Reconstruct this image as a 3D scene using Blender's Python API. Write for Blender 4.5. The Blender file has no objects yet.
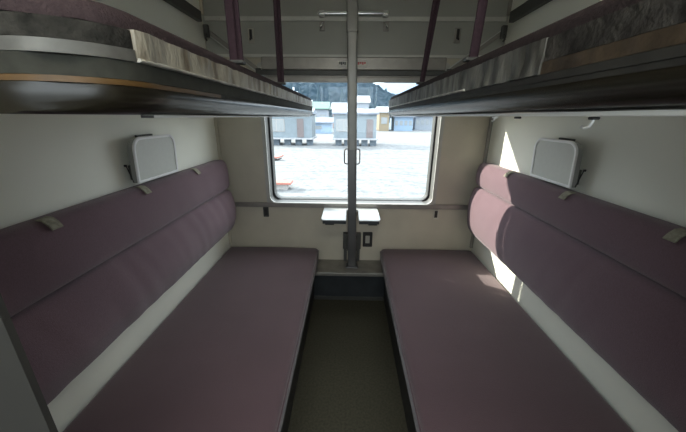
import bpy, bmesh, math, random
from math import sin, cos, pi, radians
from mathutils import Vector, Matrix, noise

random.seed(7)
SC = bpy.context.scene
COL = SC.collection

# ------------------------------------------------------------------ materials
def mat(name, color, rough=0.6, metal=0.0, var=0.0, vscale=8.0, bump=0.0, bscale=60.0,
        spec=0.5, sheen=0.0, stretch=(1, 1, 1), color2=None, lo=0.35, hi=0.65, detail=4.0):
    m = bpy.data.materials.new(name)
    m.use_nodes = True
    nt = m.node_tree
    b = nt.nodes['Principled BSDF']
    b.inputs['Roughness'].default_value = rough
    b.inputs['Metallic'].default_value = metal
    b.inputs['Specular IOR Level'].default_value = spec
    if sheen:
        b.inputs['Sheen Weight'].default_value = sheen
        b.inputs['Sheen Roughness'].default_value = 0.5
    tc = nt.nodes.new('ShaderNodeTexCoord')
    mp = nt.nodes.new('ShaderNodeMapping')
    mp.inputs['Scale'].default_value = stretch
    nt.links.new(tc.outputs['Object'], mp.inputs['Vector'])
    n = nt.nodes.new('ShaderNodeTexNoise')
    n.inputs['Scale'].default_value = vscale
    n.inputs['Detail'].default_value = detail
    nt.links.new(mp.outputs['Vector'], n.inputs['Vector'])
    r = nt.nodes.new('ShaderNodeValToRGB')
    r.color_ramp.elements[0].position = lo
    r.color_ramp.elements[1].position = hi
    c = Vector(color[:3])
    if color2 is None:
        a = c * (1 - var); d = c * (1 + var)
    else:
        a = c; d = Vector(color2)
    r.color_ramp.elements[0].color = (a[0], a[1], a[2], 1)
    r.color_ramp.elements[1].color = (min(d[0], 1), min(d[1], 1), min(d[2], 1), 1)
    nt.links.new(n.outputs['Fac'], r.inputs['Fac'])
    nt.links.new(r.outputs['Color'], b.inputs['Base Color'])
    if bump:
        n2 = nt.nodes.new('ShaderNodeTexNoise')
        n2.inputs['Scale'].default_value = bscale
        n2.inputs['Detail'].default_value = 3
        nt.links.new(mp.outputs['Vector'], n2.inputs['Vector'])
        bp = nt.nodes.new('ShaderNodeBump')
        bp.inputs['Strength'].default_value = bump
        bp.inputs['Distance'].default_value = 0.01
        nt.links.new(n2.outputs['Fac'], bp.inputs['Height'])
        nt.links.new(bp.outputs['Normal'], b.inputs['Normal'])
    return m

M = {}
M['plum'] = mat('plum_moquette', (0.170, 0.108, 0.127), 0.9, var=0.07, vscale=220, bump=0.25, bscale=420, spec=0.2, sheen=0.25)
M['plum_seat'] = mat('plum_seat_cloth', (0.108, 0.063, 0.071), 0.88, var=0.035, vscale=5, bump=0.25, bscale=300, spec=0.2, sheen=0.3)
M['plum_dark'] = mat('plum_strap_cloth', (0.045, 0.026, 0.033), 0.85, var=0.15, vscale=120, bump=0.2, bscale=500, spec=0.2)
M['wall'] = mat('cream_wall', (0.88, 0.88, 0.78), 0.45, var=0.02, vscale=3, spec=0.4)
M['wall_far'] = mat('beige_end_wall', (0.56, 0.515, 0.415), 0.5, var=0.05, vscale=5, spec=0.35)
M['wall_upper'] = mat('upper_wall_panel', (0.40, 0.40, 0.36), 0.5, var=0.03, vscale=4, spec=0.35)
M['ceil'] = mat('ceiling_paint', (0.78, 0.77, 0.70), 0.6, var=0.02)
M['carpet'] = mat('olive_carpet', (0.078, 0.072, 0.050), 0.95, var=0.15, vscale=90, bump=0.5, bscale=260, spec=0.1)
M['alu'] = mat('brushed_aluminium', (0.62, 0.62, 0.6), 0.38, 0.85, var=0.05, vscale=30)
M['alu_light'] = mat('window_frame_aluminium', (0.52, 0.51, 0.47), 0.42, 0.5, var=0.04, vscale=30)
M['strip'] = mat('pale_metal_strip', (0.62, 0.62, 0.57), 0.5, 0.2, var=0.05)
M['reveal'] = mat('window_reveal_metal', (0.13, 0.128, 0.12), 0.5, 0.3, var=0.05)
M['alu_dark'] = mat('dull_rail_metal', (0.33, 0.31, 0.28), 0.45, 0.6, var=0.06, vscale=25)
M['steel'] = mat('post_steel', (0.16, 0.158, 0.158), 0.4, 0.7, var=0.05, vscale=12, stretch=(1, 1, 0.2))
M['chrome'] = mat('chrome', (0.8, 0.8, 0.78), 0.14, 1.0)
M['steel_mid'] = mat('post_steel_upper', (0.23, 0.227, 0.21), 0.42, 0.6, var=0.05, vscale=12)
M['edge_metal'] = mat('dull_edge_metal', (0.16, 0.155, 0.14), 0.55, 0.6, var=0.2, vscale=30)
M['heater'] = mat('heater_top_steel', (0.30, 0.285, 0.255), 0.4, 0.6, var=0.12, vscale=14)
M['heater_dark'] = mat('heater_front_dark', (0.045, 0.05, 0.055), 0.4, 0.2, var=0.15, vscale=9)
M['dark'] = mat('dark_plastic', (0.03, 0.028, 0.027), 0.5)
M['gasket'] = mat('black_rubber', (0.018, 0.018, 0.018), 0.6)
M['darkmetal'] = mat('dark_rail', (0.085, 0.085, 0.078), 0.5, 0.3, var=0.08)
M['white_plastic'] = mat('white_plastic', (0.93, 0.93, 0.92), 0.3, spec=0.5)
M['tray'] = mat('tray_panel', (0.62, 0.63, 0.58), 0.4, var=0.02, vscale=60)
M['tray_side_shade'] = mat('tray_shaded_side', (0.33, 0.33, 0.31), 0.5)
M['table'] = mat('table_laminate', (0.50, 0.51, 0.50), 0.22, spec=0.5)
M['tag'] = mat('olive_grey_tab', (0.35, 0.33, 0.25), 0.9, var=0.2, vscale=90)
M['beige_vinyl'] = mat('stained_beige_vinyl', (0.15, 0.115, 0.075), 0.5, bump=0.6, bscale=60, vscale=34,
                       color2=(0.40, 0.365, 0.29), lo=0.33, hi=0.56, stretch=(1, 1, 0.45))
M['grey_vinyl'] = mat('stained_grey_vinyl', (0.055, 0.052, 0.045), 0.5, bump=0.6, bscale=60, vscale=34,
                      color2=(0.24, 0.23, 0.20), lo=0.36, hi=0.66, stretch=(1, 1, 0.35))
M['felt'] = mat('dirty_felt', (0.02, 0.019, 0.017), 0.95, bump=0.5, bscale=90, vscale=40,
                color2=(0.055, 0.052, 0.045), spec=0.1)
M['grey_band'] = mat('grey_green_band', (0.042, 0.042, 0.034), 0.8, var=0.15, vscale=60, spec=0.2)
M['pan'] = mat('berth_pan_paint', (0.016, 0.013, 0.008), 0.27, 0.1, var=0.06, vscale=4, spec=0.55)
M['pan_under'] = mat('berth_underside', (0.80, 0.79, 0.72), 0.5, var=0.05)
M['plum_upper'] = mat('dark_plum_cloth', (0.055, 0.038, 0.040), 0.9, var=0.12, vscale=150, bump=0.3, bscale=350, spec=0.2)
M['black_band'] = mat('near_black_band', (0.03, 0.028, 0.024), 0.7, var=0.2, vscale=40)  # darker band colour for the right berth
M['lit_fold'] = mat('pale_lit_fold', (0.30, 0.27, 0.22), 0.45, vscale=26, color2=(0.62, 0.60, 0.53))
M['felt_dim_end'] = mat('grey_felt_dim_end', (0.03, 0.028, 0.026), 0.95, bump=0.5, bscale=90, vscale=26, color2=(0.085, 0.078, 0.07), spec=0.1)
M['plum_blackish'] = mat('blackish_plum_cloth', (0.042, 0.030, 0.031), 0.9, var=0.15, vscale=120, bump=0.3, bscale=350, spec=0.2)  # darker plum for the right mattress
M['amber'] = mat('amber_wood_strip', (0.115, 0.06, 0.016), 0.5, var=0.25, vscale=30, stretch=(1, 0.2, 1))
M['glue'] = mat('brown_glue_residue', (0.035, 0.022, 0.012), 0.6, bump=0.3, bscale=60, vscale=30, color2=(0.08, 0.055, 0.033))
M['partition'] = mat('grey_partition', (0.030, 0.028, 0.025), 0.6, var=0.04, vscale=3)
M['white_rail'] = mat('white_rail', (0.85, 0.85, 0.82), 0.35)
M['plate'] = mat('label_plate', (0.62, 0.61, 0.55), 0.5)
M['red'] = mat('red_print', (0.55, 0.05, 0.04), 0.5)
M['ink'] = mat('dark_print', (0.04, 0.04, 0.04), 0.5)
M['slot'] = mat('slot_plate', (0.55, 0.53, 0.46), 0.4, 0.4)
M['skin'] = mat('train_skin', (0.12, 0.16, 0.3), 0.4)
# outside
M['hut'] = mat('pale_blue_hut_board', (0.18, 0.218, 0.243), 0.7, var=0.05, vscale=3)
M['hut_door'] = mat('grey_brown_door', (0.15, 0.125, 0.125), 0.6, var=0.06)
M['hut_glass'] = mat('hut_window', (0.24, 0.26, 0.27), 0.2)
M['hut_under'] = mat('hut_piers', (0.11, 0.14, 0.17), 0.8, var=0.2, vscale=6)
M['snow_roof'] = mat('roof_snow', (0.33, 0.34, 0.36), 0.8, var=0.05, vscale=6)
M['green_roof'] = mat('green_roof', (0.09, 0.17, 0.14), 0.5)
M['ochre'] = mat('ochre_wall', (0.23, 0.19, 0.13), 0.8, var=0.1)
M['grey_wall'] = mat('grey_house_wall', (0.24, 0.27, 0.31), 0.8, var=0.1)
M['blue_wall'] = mat('blue_shed_wall', (0.22, 0.31, 0.42), 0.7, var=0.08)
M['pink_wall'] = mat('reddish_wall', (0.30, 0.20, 0.19), 0.8, var=0.1)
M['dark_roof'] = mat('slate_roof', (0.16, 0.19, 0.24), 0.6, var=0.1)
M['conifer'] = mat('conifer_needles', (0.035, 0.065, 0.085), 0.9, var=0.3, vscale=3)
M['trunk'] = mat('bark', (0.09, 0.07, 0.06), 0.9)
M['bench_red'] = mat('faded_red_board', (0.33, 0.13, 0.10), 0.6, var=0.1)
M['bench_white'] = mat('white_board', (0.30, 0.29, 0.28), 0.6)
M['util'] = mat('concrete_pole', (0.5, 0.52, 0.54), 0.7)

def snow_material():
    m = bpy.data.materials.new('trampled_snow'); m.use_nodes = True
    nt = m.node_tree; b = nt.nodes['Principled BSDF']
    b.inputs['Roughness'].default_value = 0.85
    tc = nt.nodes.new('ShaderNodeTexCoord')
    n = nt.nodes.new('ShaderNodeTexNoise'); n.inputs['Scale'].default_value = 2.6; n.inputs['Detail'].default_value = 8
    n.inputs['Roughness'].default_value = 0.65
    r = nt.nodes.new('ShaderNodeValToRGB')
    e = r.color_ramp.elements
    e[0].position = 0.36; e[0].color = (0.12, 0.128, 0.132, 1)
    e[1].position = 0.50; e[1].color = (0.165, 0.173, 0.178, 1)
    x = e.new(0.7); x.color = (0.225, 0.23, 0.235, 1)
    nt.links.new(tc.outputs['Object'], n.inputs['Vector'])
    nt.links.new(n.outputs['Fac'], r.inputs['Fac'])
    wv = nt.nodes.new('ShaderNodeTexWave'); wv.wave_type = 'RINGS'; wv.rings_direction = 'Z'
    wv.inputs['Scale'].default_value = 0.16; wv.inputs['Distortion'].default_value = 9.0; wv.inputs['Detail'].default_value = 3.0; wv.inputs['Detail Scale'].default_value = 0.6
    wr = nt.nodes.new('ShaderNodeValToRGB'); wr.color_ramp.elements[0].position = 0.90; wr.color_ramp.elements[0].color = (1, 1, 1, 1)
    wr.color_ramp.elements[1].position = 0.97; wr.color_ramp.elements[1].color = (0.5, 0.53, 0.56, 1)
    mx = nt.nodes.new('ShaderNodeMix'); mx.data_type = 'RGBA'; mx.blend_type = 'MULTIPLY'; mx.inputs['Factor'].default_value = 0.35
    nt.links.new(tc.outputs['Object'], wv.inputs['Vector']); nt.links.new(wv.outputs['Fac'], wr.inputs['Fac'])
    nt.links.new(r.outputs['Color'], mx.inputs[6]); nt.links.new(wr.outputs['Color'], mx.inputs[7])
    nt.links.new(mx.outputs[2], b.inputs['Base Color'])
    n2 = nt.nodes.new('ShaderNodeTexNoise'); n2.inputs['Scale'].default_value = 2.5; n2.inputs['Detail'].default_value = 6
    nt.links.new(tc.outputs['Object'], n2.inputs['Vector'])
    bp = nt.nodes.new('ShaderNodeBump'); bp.inputs['Strength'].default_value = 0.8; bp.inputs['Distance'].default_value = 0.25
    nt.links.new(n2.outputs['Fac'], bp.inputs['Height'])
    nt.links.new(bp.outputs['Normal'], b.inputs['Normal'])
    return m
M['snow'] = snow_material()

def forest_material(name, dark, light):
    m = mat(name, dark, 0.95, vscale=0.22, color2=light, lo=0.42, hi=0.72, detail=9, spec=0.1)
    return m
M['forest'] = forest_material('wooded_hillside', (0.016, 0.032, 0.045), (0.045, 0.068, 0.09))  # blue haze of the distance is mixed into the forest colour
M['mountain'] = forest_material('snowy_mountain', (0.16, 0.22, 0.29), (0.25, 0.30, 0.36))

def glass_material():
    m = bpy.data.materials.new('window_glass'); m.use_nodes = True
    nt = m.node_tree; nt.nodes.clear()
    o = nt.nodes.new('ShaderNodeOutputMaterial')
    t = nt.nodes.new('ShaderNodeBsdfTransparent'); t.inputs['Color'].default_value = (0.95, 0.97, 0.97, 1)
    g = nt.nodes.new('ShaderNodeBsdfGlossy'); g.inputs['Roughness'].default_value = 0.02
    x = nt.nodes.new('ShaderNodeMixShader'); x.inputs['Fac'].default_value = 0.015
    nt.links.new(t.outputs[0], x.inputs[1]); nt.links.new(g.outputs[0], x.inputs[2])
    nt.links.new(x.outputs[0], o.inputs['Surface'])
    return m
M['glass'] = glass_material()

# ------------------------------------------------------------------ mesh helpers
def bx(bm, x0, x1, y0, y1, z0, z1, bev=0.0, seg=2, rot=None, piv=None):
    r = bmesh.ops.create_cube(bm, size=1.0)
    vs = r['verts']
    for v in vs:
        v.co = Vector(((x0 + x1) / 2 + v.co.x * (x1 - x0), (y0 + y1) / 2 + v.co.y * (y1 - y0), (z0 + z1) / 2 + v.co.z * (z1 - z0)))
    if bev:
        es = list({e for v in vs for e in v.link_edges})
        rr = bmesh.ops.bevel(bm, geom=es, offset=bev, segments=seg, profile=0.5, affect='EDGES')
        vs = list({v for f in rr['faces'] for v in f.verts} | {v for v in vs if v.is_valid})
    if rot is not None:
        bmesh.ops.rotate(bm, verts=vs, cent=piv or ((x0 + x1) / 2, (y0 + y1) / 2, (z0 + z1) / 2), matrix=rot)
    return vs

def tube(bm, pts, r, n=10, closed=False):
    pts = [Vector(p) for p in pts]
    rings = []
    prev = None
    N = len(pts)
    for i, p in enumerate(pts):
        if closed:
            t = pts[(i + 1) % N] - pts[i - 1]
        else:
            t = pts[min(i + 1, N - 1)] - pts[max(i - 1, 0)]
        t.normalize()
        if prev is None:
            a = Vector((0, 0, 1)) if abs(t.z) < 0.9 else Vector((1, 0, 0))
            u = t.cross(a).normalized()
        else:
            u = (prev - t * prev.dot(t)).normalized()
        prev = u
        w = t.cross(u)
        rings.append([bm.verts.new(p + (u * cos(2 * pi * k / n) + w * sin(2 * pi * k / n)) * r) for k in range(n)])
    m = N if closed else N - 1
    for i in range(m):
        a, b = rings[i], rings[(i + 1) % N]
        for k in range(n):
            bm.faces.new((a[k], a[(k + 1) % n], b[(k + 1) % n], b[k]))
    if not closed:
        bm.faces.new(rings[0][::-1]); bm.faces.new(rings[-1])

def loft(bm, sections, cap=True):
    """sections: lists of 3D points (closed loops, same count)."""
    rings = [[bm.verts.new(p) for p in s] for s in sections]
    n = len(rings[0])
    for a, b in zip(rings, rings[1:]):
        for k in range(n):
            bm.faces.new((a[k], a[(k + 1) % n], b[(k + 1) % n], b[k]))
    if cap:
        bm.faces.new(rings[0][::-1]); bm.faces.new(rings[-1])

def rrect(x0, x1, z0, z1, r, n=6, rs=None):
    """rounded rectangle loop in 2D; rs = radii of (x1z1, x0z1, x0z0, x1z0)."""
    rs = rs or (r, r, r, r)
    out = []
    for (cx, cz, a0, q) in ((x1, z1, 0, rs[0]), (x0, z1, 90, rs[1]), (x0, z0, 180, rs[2]), (x1, z0, 270, rs[3])):
        sx = -1 if cx == x1 else 1
        sz = -1 if cz == z1 else 1
        for k in range(n + 1):
            a = radians(a0 + 90 * k / n)
            out.append((cx + sx * q + q * cos(a), cz + sz * q + q * sin(a)))
    return out

def ring(bm, outer, inner, y0, y1):
    """frame between two loops of the same count, between planes y0 and y1."""
    o0 = [bm.verts.new((p[0], y0, p[1])) for p in outer]; o1 = [bm.verts.new((p[0], y1, p[1])) for p in outer]
    i0 = [bm.verts.new((p[0], y0, p[1])) for p in inner]; i1 = [bm.verts.new((p[0], y1, p[1])) for p in inner]
    n = len(outer)
    for k in range(n):
        j = (k + 1) % n
        bm.faces.new((o0[k], o0[j], i0[j], i0[k]))
        bm.faces.new((o1[j], o1[k], i1[k], i1[j]))
        bm.faces.new((o0[j], o0[k], o1[k], o1[j]))
        bm.faces.new((i0[k], i0[j], i1[j], i1[k]))

def obj(name, bm, m, parent=None, smooth=False, auto=None):
    bmesh.ops.recalc_face_normals(bm, faces=bm.faces[:])
    me = bpy.data.meshes.new(name)
    bm.to_mesh(me); bm.free()
    me.materials.append(m)
    o = bpy.data.objects.new(name, me)
    COL.objects.link(o)
    if parent is not None:
        o.parent = parent
        o.matrix_parent_inverse = Matrix.Translation(-Vector(parent.location)) if not any(parent.rotation_euler) else parent.matrix_basis.inverted()
    if smooth:
        for p in me.polygons: p.use_smooth = True
        if auto:
            me.set_sharp_from_angle(angle=radians(auto))
    return o

def thing(name, label, cat, loc=(0, 0, 0), group=None):
    o = bpy.data.objects.new(name, None); COL.objects.link(o)
    o.empty_display_size = 0.05
    o.location = loc; o['label'] = label; o['category'] = cat
    if group: o['group'] = group
    return o

def tag(o, label, cat, group=None):
    o['label'] = label; o['category'] = cat
    if group: o['group'] = group
    return o

def struct(o, label=None):
    o['kind'] = 'structure'
    if label: o['label'] = label; 
    return o

def B(): return bmesh.new()

# ------------------------------------------------------------------ room shell
WX = 0.95          # half width of the bay
CZ = 2.25          # ceiling
GX0, GX1, GZ0, GZ1 = -0.598, 0.598, 0.748, 1.66     # glass opening
RX0, RX1, RZ0, RZ1 = -0.615, 0.615, 0.735, 1.675    # hole in the end wall

bm = B(); bx(bm, -1.75, 1.75, -2.85, 0.0, -0.06, 0.0)
struct(obj('floor', bm, M['carpet']), 'dark olive carpet in the aisle between the berths')
bm = B(); bx(bm, -1.75, 1.75, -2.85, 0.19, CZ, CZ + 0.06)
struct(obj('ceiling', bm, M['ceil']), 'pale ceiling above the upper berths')

# end wall with the window hole
bm = B()
bx(bm, -1.0, RX0, 0, 0.19, -0.06, CZ); bx(bm, RX1, 1.0, 0, 0.19, -0.06, CZ)
bx(bm, RX0, RX1, 0, 0.19, -0.06, RZ0); bx(bm, RX0, RX1, 0, 0.19, RZ1, CZ)
struct(obj('wall_back', bm, M['wall_far']), 'beige end wall around the window')
# overhead panel of the end wall, in front of it by a few millimetres
bm = B(); bx(bm, -0.945, 0.945, -0.006, -0.0005, 1.745, CZ)
struct(obj('trim_1', bm, M['wall_upper']), 'grey overhead panel above the window')
bm = B(); bx(bm, -0.93, 0.93, -0.014, -0.0065, 1.930, 1.953)
for x in [-0.84, -0.62, -0.42, -0.25, 0.25, 0.42, 0.62, 0.84]:
    bmesh.ops.create_cone(bm, cap_ends=True, segments=10, radius1=0.005, radius2=0.004, depth=0.003,
                          matrix=Matrix.Translation((x, -0.0155, 1.9415)) @ Matrix.Rotation(pi / 2, 4, 'X'))
struct(obj('trim_2', bm, M['strip']), 'screwed metal strip across the overhead panel')
bm = B(); bx(bm, -0.93, 0.93, -0.012, -0.0005, 1.727, 1.744)
struct(obj('trim_3', bm, M['strip']), 'thin metal seam strip above the blind box')

for s, nm in ((-1, 'left'), (1, 'right')):
    bm = B()
    x0, x1 = sorted((s * WX, s * (WX + 0.05)))
    bx(bm, x0, x1, -1.98, 0.0, -0.06, CZ)
    struct(obj('wall_' + nm, bm, M['wall']), 'cream side wall behind the %s berth' % nm)
# vertical corner trims
for i, s in enumerate((-1, 1)):
    bm = B()
    x0, x1 = sorted((s * 0.949, s * 0.930))
    bx(bm, x0, x1, -0.019, -0.001, 0.41, 1.72, 0.002)
    bx(bm, x0, x1, -0.021, -0.0065, 1.96, CZ, 0.002)
    struct(obj('trim_%d' % (4 + i), bm, M['alu_dark'] if s > 0 else M['wall_far']))
# bulkheads at the corridor end of the bay
bm = B(); bx(bm, -1.75, -0.405, -1.863, -1.855, 0, CZ)
struct(obj('wall_partition', bm, M['partition']), 'grey partition edge at the aisle end of the left berth')
bm = B(); bx(bm, 0.36, 1.75, -2.0, -1.97, 0, CZ, 0.004)
struct(obj('wall_partition_far', bm, M['partition']))
# corridor behind the camera
bm = B()
bx(bm, -1.75, -0.75, -2.85, -2.80, -0.06, CZ); bx(bm, 0.75, 1.75, -2.85, -2.80, -0.06, CZ)
bx(bm, -0.75, 0.75, -2.85, -2.80, -0.06, 0.90); bx(bm, -0.75, 0.75, -2.85, -2.80, 1.85, CZ)
struct(obj('wall_corridor', bm, M['wall']))
for i, s in enumerate((-1, 1)):
    bm = B(); x0, x1 = sorted((s * 1.70, s * 1.75)); bx(bm, x0, x1, -2.8, -1.86, 0, CZ)
    struct(obj('wall_corridor_' + ('left', 'right')[i], bm, M['wall']))
w2 = bpy.data.objects.new('window_fill', None); COL.objects.link(w2); struct(w2)  # unseen window put in to let fill daylight in from behind
bm = B(); ring(bm, rrect(-0.76, 0.76, 0.89, 1.86, 0.02), rrect(-0.72, 0.72, 0.93, 1.82, 0.04), -2.86, -2.79)
obj('frame', bm, M['alu_light'], w2)
bm = B(); bx(bm, -0.72, 0.72, -2.83, -2.826, 0.93, 1.82)
obj('pane', bm, M['glass'], w2)

# ------------------------------------------------------------------ window
w1 = bpy.data.objects.new('window_1', None); COL.objects.link(w1); w1.location = (0, 0, 0.75); struct(w1, 'wide window with rounded lower corners looking on to the snow')
bm = B()
ring(bm, rrect(-0.628, 0.628, 0.728, 1.70, 0.03), rrect(-0.601, 0.601, 0.757, 1.668, 0.045), -0.007, 0.0)
ring(bm, rrect(-0.610, 0.610, 0.748, 1.68, 0.04), rrect(-0.601, 0.601, 0.757, 1.668, 0.045), -0.012, -0.007)
obj('frame', bm, M['alu_light'], w1)
bm = B(); ring(bm, rrect(-0.6145, 0.6145, 0.7355, 1.6745, 0.03), rrect(-0.602, 0.602, 0.754, 1.667, 0.045), 0.0, 0.082)
obj('reveal', bm, M['reveal'], w1)
bm = B()
ring(bm, rrect(-0.6145, 0.6145, 0.7355, 1.6745, 0.03), rrect(-0.5905, 0.5905, 0.757, GZ1, 0.06), 0.083, 0.105)
obj('gasket', bm, M['gasket'], w1)
bm = B(); ring(bm, rrect(-0.6145, 0.6145, 0.7355, 1.6745, 0.03), rrect(GX0 - 0.001, GX1 + 0.001, GZ0 - 0.001, GZ1 + 0.001, 0.055), 0.1055, 0.19)
obj('outer_frame', bm, M['darkmetal'], w1)
bm = B(); bx(bm, GX0 - 0.01, GX1 + 0.01, 0.092, 0.097, GZ0 - 0.005, GZ1 + 0.005)
obj('pane', bm, M['glass'], w1)

# window ledge
bm = B(); bx(bm, -0.928, 0.928, -0.026, -0.0125, 0.722, 0.757, 0.003); bx(bm, -0.928, 0.928, -0.0125, -0.0005, 0.722, 0.7275)
struct(obj('trim_6', bm, M['alu_dark']), 'dull metal ledge under the window')

# roller blind box
bl = thing('blind_box', 'grey roller blind box across the top of the window', 'blind', (0, 0, 1.58))
bm = B(); bx(bm, -0.585, 0.585, -0.055, -0.0125, 1.648, 1.724, 0.006); obj('casing', bm, M['alu_dark'], bl)
bm = B(); bx(bm, -0.60, 0.60, -0.062, -0.0125, 1.618, 1.647, 0.003); obj('lower_rail', bm, M['darkmetal'], bl)
bm = B(); bx(bm, -0.575, 0.575, -0.050, -0.034, 1.577, 1.610, 0.004); bx(bm, -0.57, 0.57, -0.044, -0.040, 1.609, 1.640); obj('pull_bar', bm, M['alu_dark'], bl)

# label strip on the blind box
lp = thing('label_plate', 'small pale notice with dark and red print on the blind box', 'notice', (0, -0.056, 1.67))
bm = B(); bx(bm, -0.095, 0.085, -0.0565, -0.0553, 1.668, 1.70); obj('plate', bm, M['plate'], lp)
bm = B()
for k in range(4): bx(bm, -0.088 + k * 0.011, -0.080 + k * 0.011, -0.0572, -0.0566, 1.682 - (k % 2) * 0.005, 1.694)
obj('dark_print', bm, M['ink'], lp)
bm = B()
for k in range(4): bx(bm, 0.030 + k * 0.013, 0.039 + k * 0.013, -0.0572, -0.0566, 1.680 + (k % 2) * 0.004, 1.695)
obj('red_print', bm, M['red'], lp)

# chrome bar over the window
cb = thing('hanging_bar', 'chrome hanging bar high above the window', 'bar', (0, -0.04, 1.95))
bm = B(); bx(bm, -0.222, 0.212, -0.056, -0.040, 1.952, 1.972, 0.006, 3); obj('bar', bm, M['chrome'], cb)
for s, xx in ((-1, -0.195), (1, 0.190)):
    bm = B(); bx(bm, xx - 0.016, xx + 0.016, -0.0558, -0.0145, 1.944, 1.975, 0.004); obj('bracket', bm, M['alu'], cb)
for s, xx in ((-1, -0.198), (1, 0.200)):
    hk = thing('coat_hook', 'folded chrome coat hook under the %s end of the hanging bar' % ('left' if s < 0 else 'right'), 'hook', (xx, -0.01, 1.88), 'coat hooks under the hanging bar')
    bm = B(); bx(bm, xx - 0.018, xx + 0.018, -0.014, -0.0065, 1.874, 1.927, 0.003); obj('backplate', bm, M['alu_dark'], hk)
    bm = B()
    tube(bm, [(xx - 0.006 * s, -0.012, 1.918), (xx - 0.004 * s, -0.03, 1.912), (xx + 0.002 * s, -0.036, 1.895), (xx + 0.008 * s, -0.03, 1.884), (xx + 0.010 * s, -0.022, 1.888)], 0.0065, 10)
    obj('hook', bm, M['chrome'], hk, True)

# wall hooks on the overhead panel
for s, zc in ((-1, 1.848), (1, 1.853)):
    xx = s * 0.647
    wh = thing('wall_hook', 'small dark fold-down hook on the overhead panel, %s side' % ('left' if s < 0 else 'right'), 'hook', (xx, -0.01, zc), 'fold-down wall hooks')
    bm = B(); bx(bm, xx - 0.020, xx + 0.020, -0.012, -0.0065, zc - 0.042, zc + 0.042, 0.003); obj('backplate', bm, M['slot'] if s < 0 else M['alu_dark'], wh)
    bm = B()
    bx(bm, xx - 0.008, xx + 0.008, -0.02, -0.012, zc - 0.02, zc + 0.034, 0.002)
    tube(bm, [(xx, -0.018, zc - 0.012), (xx, -0.028, zc - 0.024), (xx, -0.036, zc - 0.028), (xx, -0.04, zc - 0.020)], 0.004, 8)
    obj('hook', bm, M['dark'], wh, True, 35)

# recessed catches below the ledge
for s in (-1, 1):
    xx = s * 0.642; zc = 0.677
    ca = thing('bottle_opener', 'small recessed bottle opener under the window ledge, %s side' % ('left' if s < 0 else 'right'), 'bottle opener', (xx, -0.003, zc), 'bottle openers')
    bm = B(); ring(bm, rrect(xx - 0.02, xx + 0.02, zc - 0.038, zc + 0.038, 0.004), rrect(xx - 0.012, xx + 0.012, zc - 0.028, zc + 0.028, 0.003), -0.007, -0.0005)
    obj('frame', bm, M['slot'] if s > 0 else M['darkmetal'], ca)
    bm = B(); bx(bm, xx - 0.0118, xx + 0.0118, -0.003, -0.0005, zc - 0.0275, zc + 0.0275); bx(bm, xx - 0.009, xx + 0.009, -0.006, -0.003, zc + 0.008, zc + 0.02)
    obj('slot', bm, M['dark'], ca)

# power socket / ashtray frame right of the post
so = thing('wall_socket', 'framed wall socket with pale centre beside the foot of the post', 'socket', (0.135, -0.003, 0.465))
bm = B(); ring(bm, rrect(0.098, 0.172, 0.405, 0.525, 0.006), rrect(0.118, 0.152, 0.432, 0.498, 0.004), -0.012, -0.0005); obj('surround', bm, M['dark'], so)
bm = B(); bx(bm, 0.1185, 0.1515, -0.006, -0.0005, 0.4325, 0.4975); obj('faceplate', bm, M['slot'], so)

# diagonal braces on the overhead panel and their brackets
for s in (-1, 1):
    br = thing('diagonal_brace', 'diagonal metal brace sloping towards the window top, %s of the window' % ('left' if s < 0 else 'right'), 'brace', (s * 0.76, -0.03, 1.76), 'diagonal braces')
    a = Vector((s * 0.925, -0.030, 1.875)); b = Vector((s * 0.60, -0.030, 1.640))
    d = (b - a); L = d.length; ang = math.atan2(d.z, d.x)
    bm = B(); c = (a + b) / 2
    bx(bm, c.x - L / 2, c.x + L / 2, -0.030, -0.015, c.z - 0.013, c.z + 0.013, 0.003, rot=Matrix.Rotation(-ang, 3, 'Y'), piv=tuple(c))
    obj('bar', bm, M['alu_dark'], br)
    bm = B(); c2 = c + Vector((0, 0, -0.014))
    bx(bm, c.x - L / 2, c.x + L / 2, -0.036, -0.030, c.z - 0.017, c.z - 0.010, 0.001, rot=Matrix.Rotation(-ang, 3, 'Y'), piv=tuple(c))
    obj('rib', bm, M['alu'], br)
    bm = B(); bx(bm, s * 0.61 - 0.016, s * 0.61 + 0.016, -0.05, -0.0305, 1.585, 1.66, 0.004); obj('end_bracket', bm, M['darkmetal'], br)
    bm = B(); xx = s * 0.915
    bx(bm, xx - 0.016, xx + 0.016, -0.055, -0.0305, 1.83, 1.90, 0.005)
    tube(bm, [(xx, -0.05, 1.85), (xx, -0.065, 1.838), (xx, -0.07, 1.82), (xx, -0.055, 1.812)], 0.006, 8)
    obj('hinge', bm, M['darkmetal'], br)
    # dark wall rail above the berth
    bm = B(); x0, x1 = sorted((s * 0.9495, s * 0.918)); bx(bm, x0, x1, -1.85, -0.075, 1.905, 1.962, 0.004)
    tag(obj('wall_rail', bm, M['darkmetal']), 'dark rail along the upper %s wall' % ('left' if s < 0 else 'right'), 'rail', 'upper wall rails')

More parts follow.
